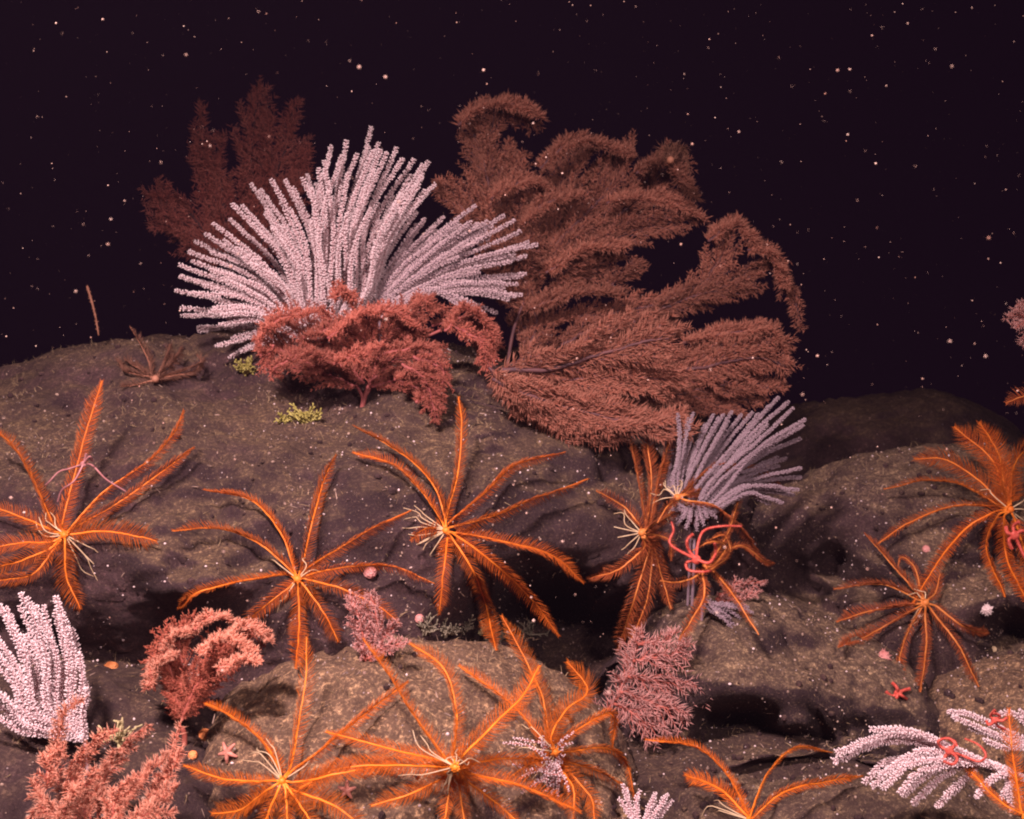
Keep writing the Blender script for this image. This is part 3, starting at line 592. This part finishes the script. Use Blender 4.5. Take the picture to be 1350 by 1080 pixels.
LOW = min(hit(700, 560), hit(760, 575), hit(820, 580)) - .05 - 2.60
feather_coral((672, 545), 2.60, [
    [(790, 385), (822, 362), (850, 345), 22, dict(off=.03)], [(858, 404), (930, 384), (990, 362), 24, dict(off=.02, curl=.4)], [(690, 360), (760, 330), (812, 318), 30, dict(off=.05)],
    [(700, 470), (780, 500), (880, 520), 44, dict(off=LOW * .6, needle=15, sd=8, thick=1.2, curl=.2, tilt=.1)], [(648, 488), (690, 528), (770, 562), 26, dict(off=LOW, needle=16, sd=8, thick=1.2, curl=.3)],
    [(662, 488), (740, 482), (840, 456), (888, 448), 66, dict(off=LOW * .8 - .02, needle=17, nd=3.0, curl=.12, tilt=.1, vein=1.7, sd=9, thick=1.25)],
    [(650, 500), (730, 530), (830, 552), (902, 560), 38, dict(off=LOW, needle=18, nd=2.8, curl=.3, vein=1.3, sd=8, thick=1.25)],
    [(645, 485), (680, 520), (760, 556), (826, 566), 32, dict(off=LOW, needle=18, nd=2.8, curl=.3, sd=8, thick=1.25)],
    [(830, 492), (920, 486), (1000, 478), (1040, 488), 42, dict(off=-.06, vein=1.5, sd=8, needle=12, curl=.3)],
    [(850, 520), (930, 530), (1005, 522), 34], [(860, 485), (950, 462), (1022, 448), 24, dict(off=.02)],
    [(690, 432), (780, 412), (870, 398), (945, 382), (1000, 358), 25, dict(off=.03, needle=10, curl=.4)],
    [(835, 425), (920, 396), (1004, 384), 26, dict(off=.0, curl=.4)], [(840, 500), (930, 470), (1036, 458), 38, dict(off=.0, curl=.3, tilt=.2)], [(700, 470), (790, 442), (884, 430), 46, dict(off=.05, curl=.3, tilt=.1)],
    [(655, 500), (740, 500), (840, 502), (892, 500), 52, dict(off=LOW * .8, needle=15, sd=8, thick=1.2, curl=.2, tilt=-.1)], [(655, 505), (740, 542), (830, 558), (905, 548), 34, dict(off=LOW, needle=15, sd=8, thick=1.2, curl=.3)], [(860, 530), (940, 512), (1030, 510), 32, dict(off=-.02, curl=.3)],
    [(905, 398), (950, 352), (966, 302), 32, dict(off=.04)], [(940, 385), (1010, 345), (1034, 380), (1050, 434), 20, dict(off=.04)],
    [(670, 430), (740, 372), (830, 308), (932, 286), 36, dict(off=.05)],
    [(690, 410), (740, 320), (800, 260), (832, 202), 52, dict(off=.10, dz=.05)],
    [(680, 390), (708, 300), (738, 240), (772, 192), 46, dict(off=.12, dz=.05)],
    [(742, 340), (830, 272), (880, 228), (908, 248), 44, dict(off=.13, dz=.05)],
    [(668, 390), (655, 320), (622, 262), (582, 238), 38, dict(off=.08)],
    [(660, 370), (652, 270), (640, 205), (622, 160), 38, dict(off=.12)],
    [(640, 225), (652, 150), (706, 160), 24, dict(off=.14)], [(640, 240), (630, 170), (606, 160), 20, dict(off=.14)],
    [(668, 350), (690, 290), (712, 245), 34, dict(off=.12)],
    [(690, 475), (710, 420), (668, 380), 44, dict(off=.02)], [(740, 455), (820, 430), (884, 436), 34, dict(off=0)],
    [(700, 350), (780, 220), (826, 196), 26, dict(off=.16)], [(720, 410), (780, 360), (830, 300), 38, dict(off=.10)], [(640, 330), (690, 330), (716, 330), 30, dict(off=.06)],
    [(620, 300), (600, 262), (576, 250), 26, dict(off=.05)], [(640, 300), (676, 240), (690, 205), 28, dict(off=.13)], [(660, 320), (650, 250), (676, 190), 30, dict(off=.15)],
    *[[*r, 12, dict(off=o, needle=13, ang=1.25, sd=4, curl=.9, tilt=-.9, fill=1.5)] for r, o in [([(712, 222), (740, 198), (775, 190), (832, 204)], .06), ([(604, 166), (632, 144), (670, 140), (708, 160)], .08), ([(648, 262), (680, 246), (718, 252)], .04), ([(838, 228), (868, 212), (905, 240), (918, 256)], .08),
        ([(800, 268), (850, 262), (900, 268), (934, 288)], .02), ([(690, 300), (725, 270), (770, 262)], .04), ([(934, 318), (964, 298), (996, 318)], .0), ([(986, 330), (1018, 332), (1040, 372)], .0), ([(900, 452), (960, 440), (1020, 440), (1042, 474)], -.03), ([(720, 360), (770, 330), (830, 326)], .0), ([(690, 412), (750, 388), (820, 388)], -.02)]]],
    'largest coral in the picture, a wide brown feathery bush right of the white fans', (BST, BNE), trunk=[[(672, 500), (662, 488)], [(668, 500), (676, 440), (690, 400)], [(680, 490), (760, 480), (840, 490)]], needle=10)
feather_coral((300, 380), 3.35, [
    [(292, 350), (272, 250), (262, 142), 22], [(308, 340), (330, 220), (342, 116), 40], [(322, 340), (368, 230), (388, 142), 30], [(290, 350), (245, 272), (200, 262), 34], [(288, 360), (236, 306), (196, 296), 22],
    [(300, 340), (300, 260), (300, 190), 28], [(330, 340), (380, 260), (405, 200), 24], [(280, 350), (250, 320), (238, 300), 24], [(320, 340), (350, 250), (362, 150), 34], [(300, 340), (285, 250), (255, 190), 26], [(330, 350), (372, 290), (402, 180), 28], [(290, 350), (225, 290), (215, 240), 26]],
    'dim brown feathery coral in the background at upper left, behind the largest white coral', (BST, DNE), needle=12, sd=8, fill=.75)
feather_coral((476, 545), 2.26, [
    [(470, 510), (420, 490), (372, 468), (345, 448), 36, dict(curl=.3)], [(470, 500), (420, 455), (380, 430), (352, 440), 34], [(474, 500), (440, 440), (420, 415), 34, dict(off=.02)], [(478, 500), (480, 450), (500, 415), 40, dict(off=.0)],
    [(482, 500), (520, 450), (550, 420), 40], [(486, 505), (530, 470), (585, 470), 32, dict(off=-.02)], [(490, 510), (540, 500), (582, 500), 30, dict(off=-.03)], [(520, 500), (560, 520), (578, 552), 20, dict(off=-.04)],
    [(476, 470), (466, 410), (448, 388), 14, dict(off=.02)], [(500, 440), (545, 405), (578, 402), 20, dict(off=.04)], [(570, 430), (610, 420), (652, 448), 24, dict(off=.06)], [(590, 430), (622, 440), (640, 478), 22, dict(off=.05)], [(480, 505), (440, 478), (400, 480), 28, dict(off=-.03)], [(495, 480), (520, 440), (556, 445), 34, dict(off=-.03)], [(530, 480), (562, 505), (574, 556), 22, dict(off=-.13, curl=.4)], [(545, 470), (580, 490), (584, 530), 18, dict(off=-.12)], [(360, 455), (352, 480), (372, 496), 20, dict(off=-.04)], [(600, 430), (630, 450), (634, 486), 22, dict(off=.0)],
    *[[*r, 11, dict(off=o, needle=10, ang=1.3, sd=3.6, curl=.9, tilt=-.9, fill=1.6)] for r, o in [([(344, 470), (350, 446), (376, 428), (428, 418)], -.05), ([(432, 446), (478, 424), (520, 416), (550, 438)], -.07), ([(540, 412), (560, 398), (580, 408)], .02), ([(586, 436), (618, 412), (650, 442), (648, 470)], .0),
        ([(500, 470), (540, 460), (588, 466)], -.10), ([(520, 500), (560, 490), (588, 500)], -.12), ([(548, 530), (566, 522), (584, 524)], -.11), ([(362, 486), (400, 462), (440, 462)], -.09), ([(440, 480), (470, 466), (500, 452)], -.11), ([(400, 446), (440, 436), (470, 444)], -.04), ([(442, 396), (452, 384), (472, 394)], .0)]]],
    'deep red feathery coral on a forked stalk in front of the largest white coral', (RST, RNE), trunk=[[(478, 525), (470, 508)], [(480, 525), (492, 508)], [(490, 500), (530, 460), (580, 436)]], needle=8, curl=.6, fill=1.2)
feather_coral((240, 960), 1.62, [
    [(238, 950), (228, 900), (206, 868), (196, 908), 22, dict(mat=SDK, off=.02)], [(240, 950), (246, 890), (240, 840), (262, 822), 30, dict(mat=SDK, off=.02)], [(240, 945), (268, 890), (290, 845), (320, 828), 30, dict(mat=SDK)], [(242, 945), (285, 890), (320, 860), (352, 852), 22, dict(mat=SDK, off=-.02)],
    [(240, 950), (262, 905), (300, 880), (342, 876), 24, dict(mat=SDK, off=-.03)], [(238, 950), (230, 890), (222, 850), (250, 832), 26, dict(mat=SDK, off=.05)],
    *[[*r, 9, dict(off=o, needle=9, ang=1.3, sd=3.6, curl=.9, tilt=-.8, fill=2)] for r, o in [([(256, 830), (275, 814), (300, 812), (318, 826)], -.02), ([(300, 838), (328, 832), (358, 854)], -.05), ([(218, 862), (232, 838), (258, 834)], .0), ([(194, 908), (204, 884), (226, 868)], -.01), ([(262, 862), (300, 844), (338, 862)], -.06), ([(286, 884), (320, 872), (348, 876)], -.07)]]],
    'salmon pink feathery coral standing like a small tree beneath the lower left of the boulder', (SST, SNE), needle=8, curl=.7, fill=1.3, sd=6)
feather_coral((150, 1090), 1.42, [
    [(100, 1080), (70, 1020), (80, 950), (108, 922), 15, dict(off=.03)], [(120, 1080), (92, 1020), (118, 978), (146, 960), 18, dict(off=.02)], [(130, 1080), (135, 1030), (160, 990), (190, 966), 18], [(150, 1085), (172, 1040), (200, 1010), (218, 992), 18, dict(off=-.03)],
    [(172, 1085), (205, 1050), (228, 1010), (240, 962), 12, dict(off=.02)], [(100, 1090), (62, 1060), (42, 1028), 16], [(140, 1095), (150, 1050), (172, 1020), 20, dict(off=-.06)], [(90, 1095), (62, 1072), (40, 1082), 18, dict(off=-.04)],
    [(185, 1095), (215, 1060), (240, 1036), 16, dict(off=-.04)], [(110, 1090), (108, 1050), (128, 1012), 20, dict(off=-.05)], [(160, 1098), (200, 1075), (226, 1074), 16, dict(off=-.07)], [(80, 1090), (92, 1060), (98, 1040), 18, dict(off=-.07)], [(60, 1040), (70, 1000), (88, 985), 15, dict(off=.0)], [(200, 1040), (222, 1016), (232, 990), 12, dict(off=-.01)]],
    'salmon pink bushy coral filling the bottom left corner in front of the white brush coral', (SST, SNE), needle=13, nd=2.0, curl=.6, fill=1.0, sd=7, ang=.8)
feather_coral((486, 868), min(hit(490, 800), hit(486, 868)) - .02, [
    [(480, 870), (478, 830), (462, 785), 22], [(484, 865), (498, 825), (490, 786), 26], [(488, 862), (516, 836), (528, 820), 20], [(486, 868), (510, 852), (534, 846), 14, dict(off=-.02)], [(482, 872), (486, 858), (470, 850), 16]],
    'pale pink feathery coral behind an arm of the ten armed feather star', (SST, PNE), needle=7, fill=1.1)
feather_coral((800, 945), 1.95, [
    [(800, 938), (828, 890), (846, 836), 22, dict(sd=8)], [(835, 872), (870, 868), (908, 852), 22, dict(off=-.02, droop=.4)], [(828, 892), (874, 898), (936, 900), 26, dict(off=-.03, droop=.5)], [(818, 912), (860, 928), (906, 946), 26, dict(off=-.04, droop=.5)],
    [(810, 928), (846, 946), (882, 960), 22, dict(off=-.05, droop=.5)], [(804, 936), (792, 944), (786, 930), 12], [(842, 850), (870, 846), (890, 838), 14, dict(off=-.01)]],
    'muted pink feathery coral drooping into the dark gap below the tangled feather star', (SST, PNE), needle=16, nd=3.0, fill=.8, sd=7, curl=.3, thick=1.2)
feather_coral((945, 790), 2.12, [
    [(950, 785), (975, 775), (1000, 768), 14], [(950, 790), (975, 790), (1002, 785), 14], [(948, 790), (960, 805), (970, 820), 12], [(948, 786), (960, 772), (972, 764), 12]],
    'tiny pale pink coral right of the tangled feather star', (SST, PNE), needle=6)
feather_coral((1400, 500), 2.2, [
    [(1392, 470), (1365, 440), (1334, 422), 26], [(1392, 470), (1372, 420), (1350, 402), 22], [(1392, 476), (1370, 455), (1345, 446), 18]],
    'pinkish feathery coral just poking in at the right edge above the feather star', (SST, PNE), needle=10)
feather_star((1420, 528), [[(1400, 525), (1360, 521), (1326, 532), W], [(1400, 534), (1372, 560), (1362, 590), W], [(1440, 510), (1470, 470), W], [(1440, 535), (1480, 560), W]], 'feather star outside the right edge showing a single orange arm tip against black water', mats=(AXD, PIND, CIR), dc=2.15)

# ------------------------------------------------------------------ brittle stars, sea stars, small life
def brittle(center, arms, label, mat, dc=None, lift=.03, w_=3.2, group='brittle stars'):
    h = hit(*center); d = dc or (h or 2.0) - lift
    t = thing('brittle_star', label, 'brittle star', P(*center, d), group); sc = mm(1, d)
    mb = MB(); v, f = ico(3); mb.add(P(*center, d) + v * np.array([1, .5, 1]) * sc * w_ * 1.6, f); part('disc', mb, mat, t)
    for a in arms:
        pts = curve([P(center[0], center[1], d)] + [P(x, y, d + rng.uniform(-.012, .012)) for x, y in a], 26)
        mb = MB(); tube(mb, pts, sc * w_ * .5 * np.linspace(1.1, .45, 26) * (1 + .12 * np.sin(np.arange(26) * 2.1)), 6)
        ar = part('arm', mb, mat, t)
        s = np.repeat(np.linspace(.1, .98, 34), 2); B = at(pts, s); T = unit(at(np.gradient(pts, axis=0), s)); S = np.cross(T, unit(CAM - B)) * np.tile([1, -1], 34)[:, None]
        mb = MB(); needles(mb, B, S + T * .3, sc * w_ * .8, sc * .35); part('spine_fringe', mb, mat, ar, stuff=True)
    return t
dbs = hit(930, 748) - .17
brittle((918, 738), [[(905, 742), (908, 752), (928, 754), (938, 752)], [(908, 725), (906, 712), (914, 704)], [(920, 718), (928, 700), (950, 694), (978, 694)], [(884, 718), (888, 700), (885, 688)], [(935, 742), (944, 728), (942, 716)]],
    'bright red brittle star coiled in the tangled rust feather star', BRI, dc=dbs, w_=4.0)
dpl = hit(1300, 1006); dpl = (hit(1378, 1052) or 1.7) - .24
brittle((1252, 990), [[(1240, 984), (1238, 976), (1252, 974), (1262, 984)], [(1244, 1000), (1238, 1006)], [(1268, 996), (1290, 1004), (1300, 996), (1290, 982), (1272, 974)], [(1260, 980), (1250, 974)], [(1262, 1000), (1256, 1008), (1244, 1004)]],
    'orange red brittle star wrapped round the white plume coral in the corner', BRI, dc=dpl, w_=3.8)
brittle((1312, 950), [[(1304, 956), (1300, 950)], [(1318, 944), (1310, 940)], [(1316, 958), (1326, 962)], [(1306, 944), (1312, 936)], [(1322, 950), (1328, 946)]], 'small orange brittle star on the upper white plume coral', BRI, dc=dpl - .01, w_=3.2)
brittle((1184, 914), [[(1176, 918), (1168, 912)], [(1182, 906), (1176, 900)], [(1192, 910), (1200, 908)], [(1190, 918), (1196, 922)], [(1182, 920), (1178, 926)]], 'small red brittle star at the tip of the thin armed feather star', BRI, lift=.01, w_=3.5)
brittle((1338, 706), [[(1344, 720), (1352, 736)], [(1336, 694), (1344, 688)], [(1330, 712), (1334, 724)], [(1346, 700), (1354, 702)], [(1328, 702), (1326, 694)]], 'pinkish red brittle star on the hub of the right edge feather star', BRI, dc=(hit(1332, 672) or 2.2) - .11, w_=4)
d1 = (hit(85, 706) or 1.8) - .07
brittle((110, 612), [[(92, 618), (78, 622), (66, 634), (60, 640)], [(118, 602), (122, 608)], [(122, 614), (140, 632), (166, 648)], [(98, 634), (82, 646), (76, 662)], [(112, 606), (114, 598)]],
    'thin pink brittle star climbing the upright arm of the left feather star', BRP, dc=d1 - .02, w_=2.6)

def sea_star(center, R, r, label, mat, rot, lift=.012):
    h = hit(*center); d = h - lift; C = P(*center, d); t_ = C; sc = mm(1, d)
    hh = BVH.ray_cast(Vector(CAM), Vector(ray(*center)).normalized()); n = unit(.5 * np.array(hh[1]) - .5 * FWD)
    A = unit(np.cross(n, UP + .01)); B = np.cross(n, A)
    mb = MB()
    for k in range(5):
        a = rot + k * 2 * math.pi / 5; D = A * math.cos(a) + B * math.sin(a)
        tube(mb, curve([C, C + D * sc * R * .5 + n * sc, C + D * sc * R - n * sc * 1.5], 10), sc * r * np.linspace(1.15, .42, 10), 8)
    v, f = ico(3); mb.add(C + v * sc * r * 1.1, f)
    return solid('sea_star', mb, mat, label, 'sea star', 'small sea stars', origin=C)
sea_star((300, 992), 14, 3.6, 'small pale pink five armed sea star left of the bottom left feather star', STA, .3)
sea_star((457, 1042), 12, 3.4, 'small salmon sea star between the two brightest bottom feather stars', STA, .9)

def blob(center, r, name, label, cat, mat, tent=0, squash=1.0, lift=0.3, group=None):
    h = hit(*center); d = h or 2.0; sc = mm(1, d); C = P(*center, d - r * sc * lift)
    t = thing(name, label, cat, P(*center, d), group)
    v, f = ico(4); vv = v * (1 + .22 * np.array([noise.noise(Vector(q * 3.4) + Vector(C)) for q in v]))[:, None]
    mb = MB(); mb.add(C + vv * np.array([1, 1, squash]) * r * sc, f); part('body', mb, mat, t)
    if tent:
        n = tent; D = unit(-FWD * .7 + rng.normal(0, .55, (n, 3))); mb = MB(); needles(mb, C + D * r * sc * .8, D, r * sc * .75, sc * .7)
        part('tentacle_crown', mb, mat, t, stuff=True)
    return t
blob((488, 755), 9, 'anemone', 'round pink anemone by the arm tip between the middle feather stars', 'anemone', ANE, squash=.8)
blob((553, 816), 6, 'anemone', 'little pink ball anemone at the edge of the grey hydroids', 'anemone', ANE)
blob((270, 970), 9, 'anemone', 'orange pink ball anemone beside the small pale sea star', 'anemone', SPO)
blob((254, 996), 6, 'anemone', 'lesser orange pink anemone below left of the ball shaped one', 'anemone', SPO)
blob((146, 880), 9, 'sponge', 'small orange sponge on the dark ledge right of the bottom left white coral', 'sponge', SPO, squash=.8)
blob((1165, 866), 8, 'anemone', 'pale pinkish anemone on the tan crest left of the thin armed feather star', 'anemone', ANE, tent=30)
blob((1300, 803), 7, 'anemone', 'whitish anemone on dark rock right of the thin armed feather star', 'anemone', SPECK, tent=40)
blob((1221, 724), 5, 'anemone', 'tiny pink anemone on the humped boulder above the thin armed feather star', 'anemone', ANE)
blob((1310, 856), 4, 'anemone', 'tiny cream anemone low on the right edge rocks', 'anemone', CIR)

def tuft(center, r, n, name, label, cat, mat, lmin=.5, thick=1.0, up=.5, group=None):
    h = hit(*center); d = h or 2.0; sc = mm(1, d); C = P(*center, d)
    t = thing(name, label, cat, C, group)
    for _ in range(n):
        D = unit(np.array([rng.normal(0, .8), -abs(rng.normal(0, .5)), up + abs(rng.normal(0, .5))])); l = sc * r * rng.uniform(lmin, 1.1)
        side = unit(rng.normal(size=3)) * l * .3
        pts = curve([C + rng.normal(0, sc * r * .12, 3), C + D * l * .5 + side * .4, C + D * l + side], 8)
        mb = MB(); tube(mb, pts, sc * thick * np.linspace(1.1, .6, 8), 5)
        for q in (.45, .65, .8, .95):
            b = at(pts, np.array([q]))[0]; D2 = unit(D + rng.normal(0, .8, 3)); tube(mb, [b, b + D2 * l * .18, b + D2 * l * .30 + side * .1], sc * thick * np.array([.8, .7, .9]), 4)
        part('branch', mb, mat, t)
    return t
tuft((404, 556), 20, 34, 'yellow_sponge', 'bright yellow branching sponge on the boulder below the red coral', 'sponge', YEL, thick=1.5)
tuft((375, 556), 14, 16, 'yellow_sponge', 'smaller low yellow growth just left of the bright yellow sponge', 'sponge', YEL, thick=1.4)
tuft((325, 492), 16, 26, 'yellow_sponge', 'yellow green tuft under the left tips of the largest white coral', 'sponge', YEL, thick=1.5)
tuft((158, 985), 46, 9, 'hydroid', 'yellow tan branching hydroid rising right of the bottom left white coral', 'hydroid', HYD, thick=1.5, up=1.3)
tuft((634, 836), 20, 14, 'hydroid', 'cream branching hydroid by an arm tip of the central feather star', 'hydroid', HYD, thick=1.4)
for c, lb in [((560, 834), 'grey curly hydroid clump nearest the little pink ball anemone'), ((586, 838), 'grey curly hydroid clump second from the little pink ball anemone'), ((612, 832), 'grey curly hydroid clump left of the cream hydroid'), ((655, 846), 'greyish hydroid clump right of the cream hydroid')]:
    tuft(c, 22, 16, 'hydroid', lb, 'hydroid', GHY, thick=1.3, group='grey hydroid clumps on the rock lip')
tuft((700, 838), 20, 10, 'hydroid', 'olive hydroid tuft at the lip of the dark gap', 'hydroid', GHY, thick=1.1)
# a bare stalk on the skyline
mb = MB(); hq = hit(127, 446) or 2.6
pts = curve([P(130, 442, hq), P(126, 418, hq), P(121, 398, hq), P(115, 378, hq)], 14); tube(mb, pts, mm(1, hq) * np.linspace(1.0, 1.7, 14), 7); needles(mb, at(pts, rng.uniform(.1, 1, 60)), rng.normal(size=(60, 3)), mm(4, hq), mm(.6, hq))
solid('sea_whip', mb, AXP, 'short bare brown stalk standing on the skyline at the far left', 'sea whip', origin=P(130, 442, hq))

# ------------------------------------------------------------------ turf, specks, pebbles and snow
tri = TV[TF]; cen = tri.mean(1); nr = np.cross(tri[:, 1] - tri[:, 0], tri[:, 2] - tri[:, 0]); area = np.linalg.norm(nr, axis=1) / 2; nr = unit(nr)
dep = (cen - CAM) @ FWD; vis = (np.sum(nr * (CAM - cen), axis=1) > 0) & (dep < 3.6) & (dep > .9)
lat = ((cen - CAM) @ RIGHT) / np.maximum(dep, .1) / TH; ver = ((cen - CAM) @ UP) / np.maximum(dep, .1) / TH
vis &= (np.abs(lat) < .62) & (np.abs(ver) < .52)
def scatter(n, wfun=None, upw=None, sc=4.0, thr=0.0, off=0.0):
    wt = area * vis
    if upw is not None: wt = wt * np.clip(nr[:, 2] * .8 + upw, 0, 1)
    p = wt / wt.sum(); idx = rng.choice(len(p), int(n * 2.5), p=p)
    a, b = rng.random((2, len(idx))); s = np.sqrt(a)
    pt = tri[idx, 0] * (1 - s)[:, None] + tri[idx, 1] * (s * (1 - b))[:, None] + tri[idx, 2] * (s * b)[:, None]
    keep = np.array([noise.noise(Vector(q) * sc + Vector((off, off, off))) for q in pt]) + rng.normal(0, .12, len(pt)) > thr
    return pt[keep][:n], nr[idx][keep][:n]
def turf(name, n, lmin, lmax, r, mat, **kw):
    p, q = scatter(n, **kw); D = unit(q + rng.normal(0, .7, p.shape)); L = rng.uniform(lmin, lmax, len(p))
    mb = MB(); needles(mb, p - q * .001, D, L, r, bend=rng.normal(0, 1, p.shape) * (L * .45)[:, None], rm=.8); solid(name, mb, mat, kind='stuff')
turf('hydroid_turf', 9000, .004, .016, .0007, TURF, upw=.35, thr=0.12, sc=6)
turf('algal_turf', 7000, .004, .014, .0007, TURFD, upw=.9, thr=.1, off=5)
def dots(name, n, r0, r1, mat, **kw):
    p, q = scatter(n, **kw); n = len(p); r = rng.uniform(r0, r1, n); v, f = ico(1)
    vv = p[:, None] + q[:, None] * (r * .5)[:, None, None] + v[None] * (r[:, None] * rng.uniform(.7, 1.3, (n, 1)))[:, None] * rng.uniform(.7, 1.2, (n, 1, 3))
    mb = MB(); mb.add(vv.reshape(-1, 3), (f[None] + (np.arange(n) * len(v))[:, None, None]).reshape(-1, 3)); solid(name, mb, mat, kind='stuff', smooth=mat is SPECK)
dots('polyp_specks', 3000, .0007, .0024, SPECK, upw=.8, sc=3.0, thr=.03, off=11)
dots('shell_grit', 9000, .0008, .0026, GRIT, upw=.9, thr=-.15, off=3)
dots('gravel', 1500, .002, .007, ROCK, upw=.5, thr=-.1, off=8)

pr, qr = scatter(700, upw=.6, thr=0., off=17); Dr = unit(rng.normal(size=pr.shape)); Dr = unit(Dr - qr * np.sum(Dr * qr, axis=1)[:, None] + qr * .12)
mb = MB(); needles(mb, pr + qr * .001, Dr, rng.uniform(.005, .017, len(pr)), rng.uniform(.0007, .0016, len(pr)), bend=rng.normal(0, .002, pr.shape), sides=5); solid('coral_rubble', mb, GRIT, kind='stuff')

# marine snow drifting through the lamp light
n = 2500
d = .8 + 3.0 * rng.random(n) ** 1.1; px = rng.uniform(-60, 1410, n); py = rng.uniform(-40, 1000, n) * rng.random(n) ** .12
pos = CAM + (FWD + RIGHT[None] * ((px - 675) / 1350 * TH)[:, None] - UP[None] * ((py - 540) / 1350 * TH)[:, None]) * d[:, None]
r = .00026 + .0011 * rng.random(n) ** 5
r *= np.minimum(1, d / 1.1)
free = np.array([BVH.find_nearest(Vector(p))[3] > .05 and (BVH.ray_cast(Vector(p), Vector((0, 0, 1)))[0] is None) for p in pos])
pos = pos[free]; r = r[free]; v, f = ico(2); n = len(pos)
vv = pos[:, None] + v[None] * r[:, None, None] * rng.uniform(.7, 1.35, (n, 1, 3))
mb = MB(); mb.add(vv.reshape(-1, 3), (f[None] + (np.arange(n) * len(v))[:, None, None]).reshape(-1, 3)); solid('marine_snow', mb, SNOW, kind='stuff')
